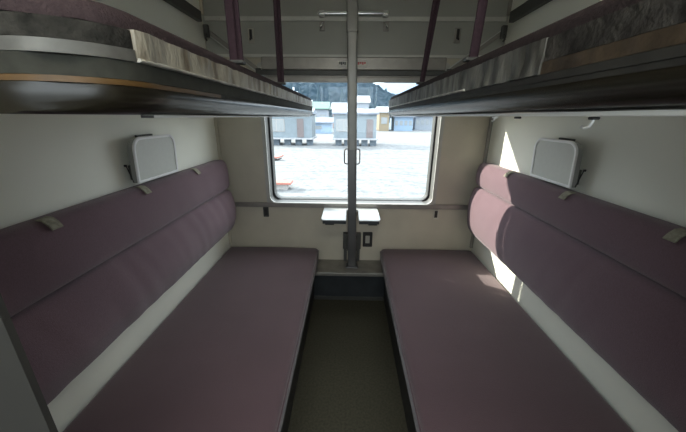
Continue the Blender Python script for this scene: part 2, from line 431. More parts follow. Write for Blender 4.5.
# ------------------------------------------------------------------ post, table, heater
XP0, XP1, YP = 0.016, -0.009, -0.11
po = thing('metal_post', 'upright grey metal post standing in front of the window', 'post', (XP0, YP, 0.287))
def postx(z): return XP0 + (XP1 - XP0) * (z - 0.287) / (1.85 - 0.287)
bm = B()
def psec(z, w, d): 
    x = postx(z); return [(x + p[0], YP + p[1], z) for p in rrect(-w, w, -d, d, 0.006, 3)]
loft(bm, [psec(0.287, 0.031, 0.02), psec(1.1595, 0.0305, 0.02)]); obj('lower_tube', bm, M['steel'], po, True, 40)
bm = B(); loft(bm, [psec(1.160, 0.0305, 0.02), psec(1.845, 0.030, 0.02)]); obj('middle_tube', bm, M['steel_mid'], po, True, 40)
bm = B(); loft(bm, [psec(1.8455, 0.034, 0.023), psec(2.2495, 0.034, 0.023)]); obj('upper_sleeve', bm, M['steel_mid'], po, True, 40)
bm = B(); gx = postx(1.11)
tube(bm, [(gx + p[0], YP + 0.012, p[1]) for p in rrect(-0.052, 0.052, 1.062, 1.162, 0.014, 4)], 0.0045, 8, True); obj('grip_loop', bm, M['steel'], po, True)
for s in (-1, 1):
    bm = B(); xx = postx(0.46) + s * 0.05
    bx(bm, xx - 0.018, xx + 0.018, -0.05, -0.0005, 0.40, 0.525, 0.004)
    bx(bm, xx - s * 0.018 - 0.004, xx - s * 0.018 + 0.004, YP - 0.01, -0.045, 0.42, 0.505, 0.001)
    bx(bm, xx - 0.012, xx + 0.012, -0.03, -0.0005, 0.289, 0.40)
    obj('clamp', bm, M['darkmetal'], po)
bm = B(); xx = XP0
bx(bm, xx - 0.045, xx + 0.045, YP - 0.035, YP + 0.035, 0.2865, 0.294, 0.002); obj('foot_plate', bm, M['steel'], po)

tb = thing('folding_table', 'small white folding table under the window', 'table', (0, 0, 0.72))
bm = B()
# plan outline with a notch round the post
nx0, nx1, ny = -0.032, 0.054, -0.075
out = [(-0.195, -0.0275), (-0.195, -0.285), (-0.188, -0.303), (-0.170, -0.31), (nx0, -0.31), (nx0, ny), (nx1, ny), (nx1, -0.31), (0.170, -0.31), (0.188, -0.303), (0.195, -0.285), (0.195, -0.0275)]
loft(bm, [[(x, y, 0.712) for x, y in out], [(x, y, 0.7275) for x, y in out]])
obj('tabletop', bm, M['table'], tb)
for xa_, xb_ in ((-0.185, nx0), (nx1, 0.185)):
    bm = B(); bx(bm, xa_, xb_, -0.3135, -0.3105, 0.702, 0.722); obj('edge_trim', bm, M['heater_dark'], tb)
for xx in (-0.14, 0.145):
    bm = B(); bx(bm, xx - 0.03, xx + 0.03, -0.305, -0.24, 0.690, 0.7118, 0.004); obj('latch', bm, M['dark'], tb)
    bm = B(); bx(bm, xx - 0.012, xx + 0.012, -0.22, -0.0005, 0.700, 0.7118, 0.002); bx(bm, xx - 0.02, xx + 0.02, -0.012, -0.0005, 0.62, 0.71, 0.002); obj('bracket', bm, M['darkmetal'], tb)

he = thing('heater_box', 'low steel heater box under the window between the berths', 'heater', (0, -0.1, 0))
bm = B(); bx(bm, -0.278, 0.269, -0.215, -0.001, 0.268, 0.2855, 0.004); obj('top_plate', bm, M['heater'], he)
bm = B(); bx(bm, -0.278, 0.269, -0.222, -0.2155, 0.262, 0.287, 0.003); obj('front_lip', bm, M['alu_dark'], he)
bm = B(); bx(bm, -0.278, 0.269, -0.125, -0.001, 0.0, 0.267); obj('front_panel', bm, M['heater_dark'], he)
bm = B(); bx(bm, -0.278, 0.269, -0.135, -0.1255, 0.0, 0.03, 0.002); obj('kick_strip', bm, M['darkmetal'], he)

# ------------------------------------------------------------------ lower berths
def seat(s, yend, label):
    xa = 0.245 if s < 0 else 0.236
    t = thing('lower_berth', label, 'berth', (s * 0.6, -0.9, 0), None)
    # cushion: rounded, slightly crowned slab
    x0, x1 = xa, 0.943
    bm = B()
    secs = []
    ys = [-0.012 + 0 * k for k in range(1)]
    n = 48; L0, L1 = -0.008, yend
    prof = rrect(x0, x1, 0.288, 0.400, 0.028, 6)
    prof = []
    for (px, pz) in rrect(x0, x1, 0.288, 0.398, 0.026, 6): prof.append((px, pz))
    # subdivide long top edge for the crown
    full = []
    for i, p in enumerate(prof):
        q = prof[(i + 1) % len(prof)]
        full.append(p)
        if abs(q[0] - p[0]) > 0.2:
            for k in range(1, 14): full.append((p[0] + (q[0] - p[0]) * k / 14, p[1]))
    rr = 0.035
    stations = [(L0, 0.030), (L0 - 0.006, 0.015), (L0 - 0.018, 0.005), (L0 - rr, 0.0)]
    k = 1
    while L0 - rr - 0.04 * k > L1 + rr: stations.append((L0 - rr - 0.04 * k, 0.0)); k += 1
    stations += [(L1 + rr, 0.0), (L1 + 0.01, 0.006), (L1, 0.02)]
    cx = (x0 + x1) / 2; cz = 0.343
    for (y, ins) in stations:
        loop = []
        for (px, pz) in full:
            ux = (px - cx) / ((x1 - x0) / 2); uz = (pz - cz) / 0.055
            X = px - ins * ux; Z = pz - ins * uz
            if pz > 0.39:
                Z += 0.004 * (1 - ux * ux) + 0.0016 * noise.noise(Vector((px * 4, y * 5, s * 3.0))) + 0.0012 * noise.noise(Vector((px * 3 + 9, y * 22, s)))
            loop.append((s * X, y, Z))
        secs.append(loop)
    loft(bm, secs)
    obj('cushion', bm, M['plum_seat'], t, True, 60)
    bm = B()
    tube(bm, [(s * (xa - 0.0005), y, 0.3925 - 0.018) for y in (-0.03, -0.6, -1.2, yend + 0.02)], 0.0035, 8)
    obj('piping', bm, M['plum_seat'], t, True)
    bm = B(); a, b = sorted((s * (xa + 0.035), s * 0.9485)); bx(bm, a, b, yend + 0.002, -0.003, 0.0, 0.287)
    obj('base_box', bm, M['dark'], t)
    return t
seat(-1, -1.850, 'long plum lower berth seat on the left of the aisle')
seat(1, -1.960, 'long plum lower berth seat on the right of the aisle')

# backrests
def backrest(s, zs, yend, label):
    t = thing('backrest', label, 'backrest', (s * 0.9, -0.9, 0.56), None)
    top = 1.082
    def sections(prof, wrinkle):
        n = len(prof)
        cu = sum(p[0] for p in prof) / n; cz = sum(p[1] for p in prof) / n
        st = [(-0.072, 0.45), (-0.075, 0.65), (-0.085, 0.84), (-0.105, 0.95), (-0.135, 1.0)]
        y = -0.135
        while y - 0.022 > yend + 0.03: y -= 0.022; st.append((y, 1.0))
        st += [(yend + 0.01, 0.97), (yend, 0.85)]
        secs = []
        for (y, k) in st:
            loop = []
            for (u, z) in prof:
                du = 0
                if u > 0.05 and k == 1.0:
                    du = wrinkle * noise.noise(Vector((y * 16 + z * 6, z * 2.2, s * 5.0))) + 0.0018 * noise.noise(Vector((y * 5, z * 9, 3 + s)))
                uu = max(0.0008, u) if u < 0.01 else cu + (u - cu) * (0.35 + 0.65 * k) + du
                zz = cz + (z - cz) * (0.75 + 0.25 * k)
                loop.append((s * (WX - uu), y, zz))
            secs.append(loop)
        return secs
    def smooth_prof(ctrl, per=5):
        # closed polyline through control points, Catmull-Rom on all but the wall side
        out = []
        n = len(ctrl)
        for i in range(n - 1):
            p0 = ctrl[max(i - 1, 0)]; p1 = ctrl[i]; p2 = ctrl[i + 1]; p3 = ctrl[min(i + 2, n - 1)]
            for k in range(per):
                q = k / per
                out.append(tuple(0.5 * ((2 * p1[j]) + (-p0[j] + p2[j]) * q + (2 * p0[j] - 5 * p1[j] + 4 * p2[j] - p3[j]) * q * q + (-p0[j] + 3 * p1[j] - 3 * p2[j] + p3[j]) * q ** 3) for j in (0, 1)))
        out.append(ctrl[-1])
        return out
    up = smooth_prof([(0.0008, top - 0.006), (0.03, top), (0.062, top - 0.006), (0.080, top - 0.033), (0.090, (top + zs) / 2 + 0.01), (0.089, zs + 0.045), (0.080, zs + 0.012), (0.060, zs + 0.001), (0.0008, zs + 0.001)])
    zb = 0.562
    lo = smooth_prof([(0.0008, zs - 0.001), (0.062, zs - 0.001), (0.086, zs - 0.012), (0.102, zs - 0.05), (0.114, zs - 0.11), (0.114, zs - 0.19), (0.102, zb + 0.07), (0.080, zb + 0.022), (0.052, zb + 0.002), (0.0008, zb)])
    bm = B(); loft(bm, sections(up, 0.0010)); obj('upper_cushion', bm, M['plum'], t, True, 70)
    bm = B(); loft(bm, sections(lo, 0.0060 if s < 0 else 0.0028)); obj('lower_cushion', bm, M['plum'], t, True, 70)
    for i, y in enumerate(((-1.345, -0.930, -0.485) if s < 0 else (-1.366, -0.930, -0.462))):
        bm = B()
        w = 0.017
        a = [(0.046, 1.0832), (0.062, 1.0812), (0.076, 1.0705), (0.088, 1.054)]
        jig = 0.004 if (s < 0 and i == 0) else 0.0015
        secs = []
        for k in range(7):
            yy = y - w + 2 * w * k / 6
            lp = [(s * (WX - u - 0.0015 - jig * abs(noise.noise(Vector((k * 0.7, u * 60, i))))), yy, z + 0.001 + jig * abs(noise.noise(Vector((k * .9, u * 80, i + 5))))) for u, z in a]
            lp += [(s * (WX - u + 0.001), yy, z - 0.001) for u, z in a[::-1]]
            secs.append(lp)
        loft(bm, secs)
        obj('fastening_tab', bm, M['tag'], t)['label'] = 'olive grey fabric tab folded over the top edge'
    return t
backrest(-1, 0.872, -1.850, 'long plum padded backrest along the left wall')
backrest(1, 0.918, -1.960, 'long plum padded backrest along the right wall')

# fold-up trays on the side walls
def tray(s, y0, y1, label):
    z0, z1 = 1.092, 1.282
    t = thing('folding_tray', label, 'tray', (s * 0.93, (y0 + y1) / 2, z0), 'fold-up wall trays')
    def P(y, z, u): 
        tilt = 0.010 * (z - z0) / (z1 - z0)
        return (s * (WX - u - tilt), y, z)
    def prism(lp, u0, u1):
        bm = B(); loft(bm, [[P(y, z, u0) for y, z in lp], [P(y, z, u1) for y, z in lp]]); return bm
    rs = (0.05, 0.05, 0.006, 0.006)
    outer = rrect(y0, y1, z0, z1, 0, 8, rs); inner = rrect(y0 + 0.013, y1 - 0.013, z0 + 0.012, z1 - 0.012, 0, 8, (0.040, 0.040, 0.003, 0.003))
    mid = rrect(y0 + 0.003, y1 - 0.003, z0 + 0.003, z1 - 0.003, 0, 8, (0.048, 0.048, 0.005, 0.005))
    # rim: ring made by lofting outer/inner
    bm = B()
    o0 = [bm.verts.new(P(y, z, 0.043)) for y, z in outer]; o1 = [bm.verts.new(P(y, z, 0.047)) for y, z in outer]; om = [bm.verts.new(P(y, z, 0.050)) for y, z in mid]
    i1 = [bm.verts.new(P(y, z, 0.049)) for y, z in inner]; i0 = [bm.verts.new(P(y, z, 0.043)) for y, z in inner]
    n = len(outer)
    for k in range(n):
        j = (k + 1) % n
        for a, b in ((o0, o1), (o1, om), (om, i1), (i1, i0), (i0, o0)): bm.faces.new((a[k], a[j], b[j], b[k]))
    obj('rim', bm, M['white_plastic'], t, True, 35)  # whiter than the panel to carry the light its edge catches
    obj('casing', prism(mid, 0.022, 0.0425), M['tray_side_shade'], t)  # shadow on the tray's side is put into this greyer colour
    obj('panel', prism(rrect(y0 + 0.0135, y1 - 0.0135, z0 + 0.0125, z1 - 0.0125, 0, 8, (0.0395, 0.0395, 0.003, 0.003)), 0.0427, 0.0455), M['tray'], t)
    bm = B()
    for yy in (y0 + 0.02, y1 - 0.03):
        a, b = sorted((s * (WX - 0.0005), s * (WX - 0.0215)))
        bx(bm, a, b, yy, yy + 0.014, z0 + 0.012, z0 + 0.075, 0.003)
        obj('hinge', bm, M['darkmetal'], t); bm = B()
    a, b = sorted((s * (WX - 0.0005), s * (WX - 0.014)))
    bx(bm, a, b, y0 + 0.10, y1 - 0.10, z1 - 0.05, z1 + 0.004, 0.002)
    obj('wall_catch', bm, M['darkmetal'], t)
    bm = B(); tube(bm, [(s * (WX - 0.008), y0 + 0.003, z0 + 0.075), (s * (WX - 0.020), y0 + 0.003, z0 + 0.030), (s * (WX - 0.026), y0 + 0.003, z0 + 0.006)], 0.0022, 8)
    bx(bm, *sorted((s * (WX - 0.0005), s * (WX - 0.010))), y0 + 0.000, y0 + 0.006, z0 + 0.072, z0 + 0.080)
    obj('stay', bm, M['dark'], t)
tray(-1, -0.925, -0.620, 'white-rimmed fold-up tray on the left wall')
tray(1, -0.910, -0.620, 'white-rimmed fold-up tray on the right wall')

# ------------------------------------------------------------------ upper berths
def upper_berth(s, xf, zb, yend, rad, ytear, label):
    """xf: |x| of the aisle face, zb: underside, yend: aisle-end, rad: corner radius."""
    t = thing('upper_berth', label, 'berth', (s * 0.6, -0.9, zb), None)
    y0 = -0.15
    def plan(off, ya, yb, n=26, endclose=False):
        """points (|x|, y) along the aisle face from ya to yb, inset by off from the face, following the rounded corner."""
        pts = []
        def xat(y):
            yy = y - yend
            if yy >= rad: return xf + off
            dd = rad - max(yy, 0.0)
            return xf + off + 1.0 * (rad - math.sqrt(max(rad * rad - dd * dd, 0)))
        # denser near the corner
        for k in range(n + 1):
            y = ya + (yb - ya) * k / n
            pts.append((xat(y), y))
        return pts
    def strip(name, z0, z1, ya, yb, thick, m, off=0.0, prof=None, wrinkle=0.0, seg=26, smooth=True):
        bm = B(); secs = []
        for (x, y) in plan(off, ya, yb, seg):
            pr = prof or [(0, z0), (0, z0 + (z1 - z0) * 0.25), (0, (z0 + z1) / 2), (0, z0 + (z1 - z0) * 0.75), (0, z1), (thick, z1), (thick, z0)]
            loop = []
            for (u, z) in pr:
                w = 0
                if wrinkle and u == 0:
                    w = wrinkle * (noise.noise(Vector((y * 30, z * 14, s * 2.0))) + 0.7 * noise.noise(Vector((y * 85, z * 30, s * 7.0))))
                loop.append((s * (x + u + w), y, z))
            secs.append(loop)
        loft(bm, secs)
        return obj(name, bm, m, t, smooth, 40)
    H = lambda v: zb + v      # heights above the underside
    yn = yend + 0.0008
    # underside pan with a rounded lower lip
    lip = [(0.002, H(0.030)), (0.0, H(0.022)), (0.003, H(0.011)), (0.012, H(0.003)), (0.03, H(0.0)), (0.06, H(0.0)), (0.06, H(0.030))]
    strip('front_pan', 0, 0, y0, yn, 0, M['pan'], prof=lip, seg=60)
    # deck between the pan and the wall
    bm = B()
    pts = plan(0.0605, y0, yn, 40)
    lo_ = [(s * x, y, H(0.004)) for x, y in pts] + [(s * (WX - 0.001), yn, H(0.004)), (s * (WX - 0.001), y0, H(0.004))]
    hi_ = [(p[0], p[1], H(0.030)) for p in lo_]
    loft(bm, [lo_, hi_]); obj('underside', bm, M['pan_under'], t)
    strip('amber_strip', H(0.0305), H(0.0362), -1.55 if s < 0 else -1.75, yn, 0.05, M['amber'] if s < 0 else M['black_band'], off=0.003, seg=40)
    strip('lower_band', H(0.0305), H(0.0362), y0, -1.551 if s < 0 else -1.751, 0.05, M['grey_band'] if s < 0 else M['black_band'], off=0.003, seg=40)
    strip('side_band', H(0.0366), H(0.0555) if s < 0 else H(0.0452), y0, yn, 0.05, M['grey_band'] if s < 0 else M['black_band'], off=0.002, seg=50)
    # vinyl edging (intact far part), torn away near the aisle
    strip('vinyl_edging', H(0.058) if s < 0 else H(0.0457), H(0.088), y0, ytear, 0.05, M['beige_vinyl'] if s < 0 else M['grey_vinyl'], wrinkle=0.0042, seg=200)
    zh = 0.0557 if s < 0 else 0.0456
    strip('vinyl_lit_fold', 0, 0, y0, ytear - (0.0 if s < 0 else -0.26), 0, M['lit_fold'], prof=[(0.0, H(zh)), (-0.0035, H(zh + 0.0008)), (-0.0045, H(zh + 0.0022)), (-0.002, H(zh + 0.0043)), (0.03, H(zh + 0.0043)), (0.03, H(zh))], off=0.001, seg=120)  # light caught on the vinyl's lower fold, put in as a pale strip
    if s < 0:
        strip('metal_edge', H(0.056), H(0.068), ytear - 0.001, yn, 0.05, M['edge_metal'], off=0.0015, seg=30)
        strip('bare_felt', H(0.0685), H(0.087), ytear - 0.001, yn, 0.05, M['felt'], off=0.003, wrinkle=0.001, seg=30)
    else:
        strip('glue_patch', H(0.0456), H(0.060), ytear - 0.001, yn, 0.05, M['glue'], off=0.002, wrinkle=0.001, seg=30)
        strip('bare_felt', H(0.0605), H(0.087), ytear - 0.001, yn, 0.05, M['felt_dim_end'], off=0.0025, wrinkle=0.001, seg=30)  # stands for vinyl dimming towards the aisle, its shade put into colour
    # mattress
    bm = B()
    pr = [(0.004, H(0.0885)), (0.003, H(0.096)), (0.007, H(0.105)), (0.016, H(0.110)), (0.035, H(0.112)), (0.12, H(0.114))]
    secs = []
    for (x, y) in plan(0.004, y0 - 0.005, yn, 60):
        secs.append([(s * (x + u), y, z) for u, z in pr] + [(s * (WX - 0.001), y, H(0.114)), (s * (WX - 0.001), y, H(0.0885))])
    loft(bm, secs); obj('mattress', bm, M['plum_upper'] if s < 0 else M['plum_blackish'], t, True, 40)
    # bedding board under the mattress, behind the edging
    bm = B()
    pts = plan(0.052, y0, yn, 40)
    lo_ = [(s * x, y, H(0.0305)) for x, y in pts] + [(s * (WX - 0.001), yn, H(0.0305)), (s * (WX - 0.001), y0, H(0.0305))]
    loft(bm, [lo_, [(p[0], p[1], H(0.088)) for p in lo_]]); obj('board', bm, M['pan_under'], t)
    # end cap facing the window
    bm = B(); a, b = sorted((s * (xf + 0.001), s * (WX - 0.001))); bx(bm, a, b, y0 + 0.0005, y0 + 0.006, H(0.004), H(0.086), 0.002); obj('end_cap', bm, M['white_rail'], t)
    return t
upper_berth(-1, 0.252, 1.3695, -1.832, 0.085, -1.768, 'left upper berth with torn stained beige vinyl edging')
upper_berth(1, 0.226, 1.3775, -1.965, 0.02, -1.705, 'right upper berth with wrinkled grey vinyl edging')

# curtain rails under the upper berths
for s, xf, zb, ye in ((-1, 0.262, 1.3695, -1.74), (1, 0.236, 1.3775, -1.955)):
    r = thing('curtain_rail', 'thin white curtain rail under the %s upper berth' % ('left' if s < 0 else 'right'), 'curtain rail', (s * xf, -0.9, zb), 'curtain rails')
    bm = B(); a, b = sorted((s * (xf + 0.006), s * (xf + 0.020))); bx(bm, a, b, ye, -0.152, zb - (0.0035 if s < 0 else 0.0055), zb - 0.0004, 0.001); obj('track', bm, M['white_rail'], r)
    bm = B(); bx(bm, a - 0.001, b + 0.001, ye - 0.0015, ye - 0.0002, zb - 0.0036, zb - 0.0003); obj('dark_end_cap', bm, M['dark'], r)  # dark cap added so the rail's lit end does not show
for i, (y, big, lab) in enumerate(((-1.787, 1, 'white hook on the right curtain rail, the nearest to the aisle'),
                                   (-1.632, 0, 'small dark runner on the right curtain rail between two white hooks'),
                                   (-1.555, 1, 'white hook on the right curtain rail, the one furthest along'))):
    x, z = 0.249, 1.3715
    k = 0.9 if i == 0 else 0.6
    h = thing('curtain_hook', lab, 'hook', (x, y, z), 'curtain hooks')
    bm = B(); bx(bm, x - 0.004, x + 0.004, y - 0.004, y + 0.004, z - 0.003, z, 0.001); obj('runner', bm, M['dark'] if i != 2 else M['white_rail'], h)
    if big:
        bm = B(); tube(bm, [(x, y, z - 0.002), (x, y + 0.001, z - 0.006 * k), (x, y + 0.004 * k, z - 0.011 * k), (x, y + 0.011 * k, z - 0.0135 * k), (x, y + 0.017 * k, z - 0.012 * k)], 0.0016, 8)
        obj('hook', bm, M['white_rail'], h, True)

# straps from the ceiling down to the berth edges
def strap(xb, yb, xt, yt, w1, w2, zb, label, spread=0.0):
    t = thing('berth_strap', label, 'strap', (xb, yb, zb), 'plum straps of the upper berths')
    def web(name, dx0, dx1, dy, w, th):
        bm = B(); secs = []
        for k in range(9):
            q = k / 8; z = zb + (2.2495 - zb) * q
            x = xb + dx0 + (xt + dx1 - xb - dx0) * q; y = yb + dy + (yt - yb) * q
            secs.append([(x + p[0], y + p[1], z) for p in rrect(-w / 2, w / 2, -th / 2, th / 2, th * 0.48, 3)])
        loft(bm, secs); return obj(name, bm, M['plum_dark'], t, True, 50)
    web('front_webbing', 0, 0, 0, w1, 0.006)
    web('rear_webbing', (0.010 if xb < 0 else 0.008), (0.010 if xb < 0 else 0.008) + spread, 0.012, w2, 0.006)
    bm = B()
    bx(bm, xb - 0.016, xb + 0.022, yb - 0.006, yb + 0.018, zb - 0.0003, zb + 0.008, 0.003)
    obj('anchor', bm, M['darkmetal'], t)
zL, zR = 1.3695 + 0.1125, 1.3775 + 0.1125
strap(-0.283, -1.385, -0.283, -1.385, 0.019, 0.016, zL, 'plum strap of the left upper berth, the one nearer the aisle')
strap(-0.283, -0.925, -0.283, -0.925, 0.014, 0.012, zL, 'plum strap of the left upper berth, the one nearer the window')
strap(0.256, -1.385, 0.285, -1.400, 0.018, 0.016, zR, 'plum strap of the right upper berth, the one nearer the aisle')
strap(0.256, -0.880, 0.318, -0.900, 0.014, 0.013, zR, 'plum strap of the right upper berth, the one nearer the window', 0.022)

# ------------------------------------------------------------------ outside
GZ = -1.3
def gz(x, y):
    return GZ + 0.05 * noise.noise(Vector((x * 0.35, y * 0.35, 0))) + 0.03 * noise.noise(Vector((x * 1.3, y * 1.3, 4)))
bm = B()
nx, nyy = 90, 110
grid = []
for j in range(nyy + 1):
    q = j / nyy; y = 0.5 + 130 * q ** 1.8
    row = []
    for i in range(nx + 1):
        p = (i / nx) * 2 - 1; x = (abs(p) ** 1.4) * (1 if p > 0 else -1) * (14 + y * 0.9)
        row.append(bm.verts.new((x, y, gz(x, y) if y > 2 else GZ)))
    grid.append(row)
for j in range(nyy):
    for i in range(nx):
        bm.faces.new((grid[j][i], grid[j][i + 1], grid[j + 1][i + 1], grid[j + 1][i]))
g = obj('ground', bm, M['snow'], None, True); struct(g, 'trampled snowy yard outside the window')
bm = B(); bx(bm, -500, 500, -60, 1000, GZ - 0.6, GZ - 0.35)
struct(obj('ground_plain', bm, M['snow']))

def hills(name, m, x0, x1, y0, y1, nx, ny, hf, amp, freq, label):
    bm = B(); g = []
    for j in range(ny + 1):
        row = []
        for i in range(nx + 1):
            x = x0 + (x1 - x0) * i / nx; y = y0 + (y1 - y0) * j / ny
            z = hf(x, y) 
            z += amp * (noise.noise(Vector((x * freq, y * freq, 2))) + 0.5 * noise.noise(Vector((x * freq * 2.3, y * freq * 2.3, 7)))) if j > 0 else 0
            row.append(bm.verts.new((x, y, z)))
        g.append(row)
    for j in range(ny):
        for i in range(nx):
            bm.faces.new((g[j][i], g[j][i + 1], g[j + 1][i + 1], g[j + 1][i]))
    o = obj(name, bm, m, None, True); struct(o, label)
def hf1(x, y):
    q = min(max((y - 140) / 200, 0), 1)
    top = 62 if x < -20 else (62 - (x + 20) * 0.62 if x < 40 else 25 - (x - 40) * 0.12)
    return GZ + max(top, 6) * (q ** 0.8)
def hf2(x, y):
    q = min(max((y - 900) / 500, 0), 1)
    return GZ + q * (168 - abs(x - 265) * 0.22)
hills('hill_1', M['forest'], -230, 260, 140, 420, 260, 110, hf1, 4.0, 0.30, 'dark wooded hillside behind the houses')
hills('hill_2', M['mountain'], -300, 900, 900, 1500, 60, 20, hf2, 6, 0.02, 'pale snowy mountain in the distance')

def hut(x0, x1, y, label, win, door):
    d = 3.2
    t = thing('prefab_hut', label, 'hut', ((x0 + x1) / 2, y + d / 2, GZ), 'prefabricated huts')
    z0, z1 = -0.60, 1.55
    bm = B(); bx(bm, x0, x1, y, y + d, z0, z1, 0.02)
    for k in range(1, 9):
        xx = x0 + (x1 - x0) * k / 9; bx(bm, xx - 0.012, xx + 0.012, y - 0.012, y - 0.0, z0 + 0.02, z1 - 0.02)
    obj('wall', bm, M['hut'], t)
    bm = B(); secs = []
    for xx in (x0 - 0.18, x1 + 0.18):
        secs.append([(xx, y - 0.25, z1 + 0.005), (xx, y - 0.25, z1 + 0.09), (xx, y + d * 0.5, z1 + 0.40), (xx, y + d + 0.2, z1 + 0.09), (xx, y + d + 0.2, z1 + 0.005)])
    loft(bm, secs); obj('roof', bm, M['dark_roof'], t)
    bm = B(); secs = []
    for k in range(9):
        xx = x0 - 0.16 + (x1 - x0 + 0.32) * k / 8; j = 0.05 * noise.noise(Vector((xx, y, 1)))
        secs.append([(xx, y - 0.20 + abs(j) * 4, z1 + 0.115), (xx, y - 0.20 + abs(j) * 4, z1 + 0.22 + j), (xx, y + d * 0.5, z1 + 0.55 + j), (xx, y + d * 0.5, z1 + 0.42)])
    loft(bm, secs); obj('snow_cover', bm, M['snow_roof'], t, True, 40)
    bm = B(); bx(bm, win[0], win[1], y - 0.05, y - 0.013, win[2], win[3], 0.01); f = obj('window', bm, M['bench_white'], t)
    bm = B()
    mid = (win[0] + win[1]) / 2
    bx(bm, win[0] + 0.07, mid - 0.03, y - 0.056, y - 0.0505, win[2] + 0.07, win[3] - 0.07); bx(bm, mid + 0.03, win[1] - 0.07, y - 0.056, y - 0.0505, win[2] + 0.07, win[3] - 0.07)
    p = obj('pane', bm, M['hut_glass'], f)
    bm = B(); bx(bm, door[0], door[1], y - 0.06, y - 0.013, z0 + 0.05, 1.12, 0.01); dd = obj('door', bm, M['hut_door'], t)
    bm = B(); bx(bm, door[0] + 0.06, door[0] + 0.12, y - 0.10, y - 0.0605, 0.2, 0.28, 0.005); obj('handle', bm, M['dark'], dd)
    bm = B(); bx(bm, x0 - 0.1, x1 + 0.15, y - 0.45, y + d, z0 - 0.14, z0 - 0.002, 0.01); obj('skid', bm, M['snow_roof'], t)
    for k in range(5):
        xx = x0 + 0.15 + (x1 - x0 - 0.7) * k / 4
        bm = B(); bx(bm, xx, xx + 0.6, y + 0.1, y + 0.55, GZ - 0.05, z0 - 0.145); obj('pier', bm, M['hut_under'], t)
    return t
hut(-1.50, 2.52, 27.0, 'pale blue hut on piers straight behind the metal post', (-1.25, 0.15, 0.02, 1.10), (1.58, 2.20))
hut(-8.6, -3.58, 27.0, 'pale blue hut on piers behind the left upper berth edge', (-7.7, -6.15, -0.05, 1.08), (-4.98, -4.35))

# low red-topped bench and see-saw like object
t = thing('low_bench', 'low white bench with a red top half hidden by the left window edge', 'bench', (-2.8, 9.0, GZ))
bm = B(); bx(bm, -3.7, -2.36, 8.85, 9.25, GZ - 0.05, GZ + 0.20, 0.01); obj('side', bm, M['bench_white'], t)
bm = B(); bx(bm, -3.8, -2.20, 8.75, 9.35, GZ + 0.2005, GZ + 0.285, 0.015); obj('top', bm, M['bench_red'], t)
t = thing('snow_sled', 'small reddish sled standing in the snow beyond the low bench', 'sled', (-4.7, 16.6, GZ))
bm = B(); bx(bm, -5.6, -4.4, 16.4, 16.9, GZ + 0.15, GZ + 0.23, 0.02); tube(bm, [(-4.5, 16.45, GZ + 0.2), (-4.25, 16.45, GZ + 0.26), (-4.1, 16.45, GZ + 0.36)], 0.04, 8); obj('deck', bm, M['bench_red'], t)
bm = B()
for yy in (16.45, 16.85): tube(bm, [(-5.6, yy, GZ + 0.03), (-4.6, yy, GZ + 0.03), (-4.3, yy, GZ + 0.12)], 0.03, 8); bx(bm, -5.4, -5.34, yy - 0.03, yy + 0.03, GZ, GZ + 0.16); bx(bm, -4.7, -4.64, yy - 0.03, yy + 0.03, GZ, GZ + 0.16)
obj('runners', bm, M['dark'], t)

def house(x0, x1, y, h, rh, wall, roof, label, nwin=2, d=7, gable=False, group=None):
    t = thing('house', label, 'house', ((x0 + x1) / 2, y + d / 2, GZ), group)
    z1 = GZ + h
    bm = B(); bx(bm, x0, x1, y, y + d, GZ - 0.5, z1); obj('wall', bm, wall, t)
    bm = B()
    if gable:
        xm = (x0 + x1) / 2
        loft(bm, [[(x0 - 0.4, yy, z1 - 0.1), (xm, yy, z1 + rh), (x1 + 0.4, yy, z1 - 0.1), (x1 + 0.4, yy, z1 - 0.3), (x0 - 0.4, yy, z1 - 0.3)] for yy in (y - 0.4, y + d + 0.4)])
    else:
        loft(bm, [[(xx, y - 0.5, z1 + 0.0), (xx, y - 0.5, z1 + 0.15), (xx, y + d / 2, z1 + rh), (xx, y + d + 0.5, z1 + 0.15), (xx, y + d + 0.5, z1)] for xx in (x0 - 0.4, x1 + 0.4)])
    obj('roof', bm, roof, t)
    for k in range(nwin):
        xx = x0 + (x1 - x0) * (k + 0.5) / nwin
        w = min(0.7, (x1 - x0) / nwin * 0.3)
        bm = B(); bx(bm, xx - w, xx + w, y - 0.06, y - 0.001, GZ + h * 0.4, GZ + h * 0.75); obj('window', bm, M['hut_glass'], t)
    return t
house(-8.2, -4.7, 62, 4.0, 1.6, M['grey_wall'], M['green_roof'], 'house with a green roof between the two huts', 2)
house(-4.0, 0.9, 71, 4.2, 1.6, M['pink_wall'], M['snow_roof'], 'snow-roofed house with reddish walls just left of the post', 3)
house(-7.4, -3.0, 48, 1.6, 0.9, M['blue_wall'], M['dark_roof'], 'low blue-grey shed in front of the green-roofed house', 1, 4)
house(5.7, 7.6, 58, 3.4, 1.2, M['ochre'], M['snow_roof'], 'narrow ochre house at the right of the central hut', 1)
house(8.9, 12.6, 60, 2.6, 0.9, M['blue_wall'], M['dark_roof'], 'blue shed with four windows under the right berth edge', 4)
house(13.9, 18.0, 64, 2.8, 0.8, M['grey_wall'], M['dark_roof'], 'grey building at the far right of the yard', 4)
house(1.0, 5.2, 84, 6.2, 2.0, M['grey_wall'], M['snow_roof'], 'tall grey house on the slope behind the central hut', 2)
house(-15.5, -10.5, 80, 5.0, 1.8, M['grey_wall'], M['snow_roof'], 'grey house on the slope behind the left hut', 2)

# utility pole
t = thing('utility_pole', 'pale utility pole rising in front of the wooded hill', 'pole', (-7.4, 40, GZ))
bm = B(); tube(bm, [(-7.5, 40, GZ - 0.3), (-7.45, 40, 4.95)], 0.10, 10); obj('shaft', bm, M['util'], t, True)
bm = B(); bx(bm, -8.0, -6.9, 39.93, 40.07, 4.3, 4.45); bx(bm, -7.8, -7.1, 39.93, 40.07, 3.7, 3.82); obj('crossarm', bm, M['util'], t)

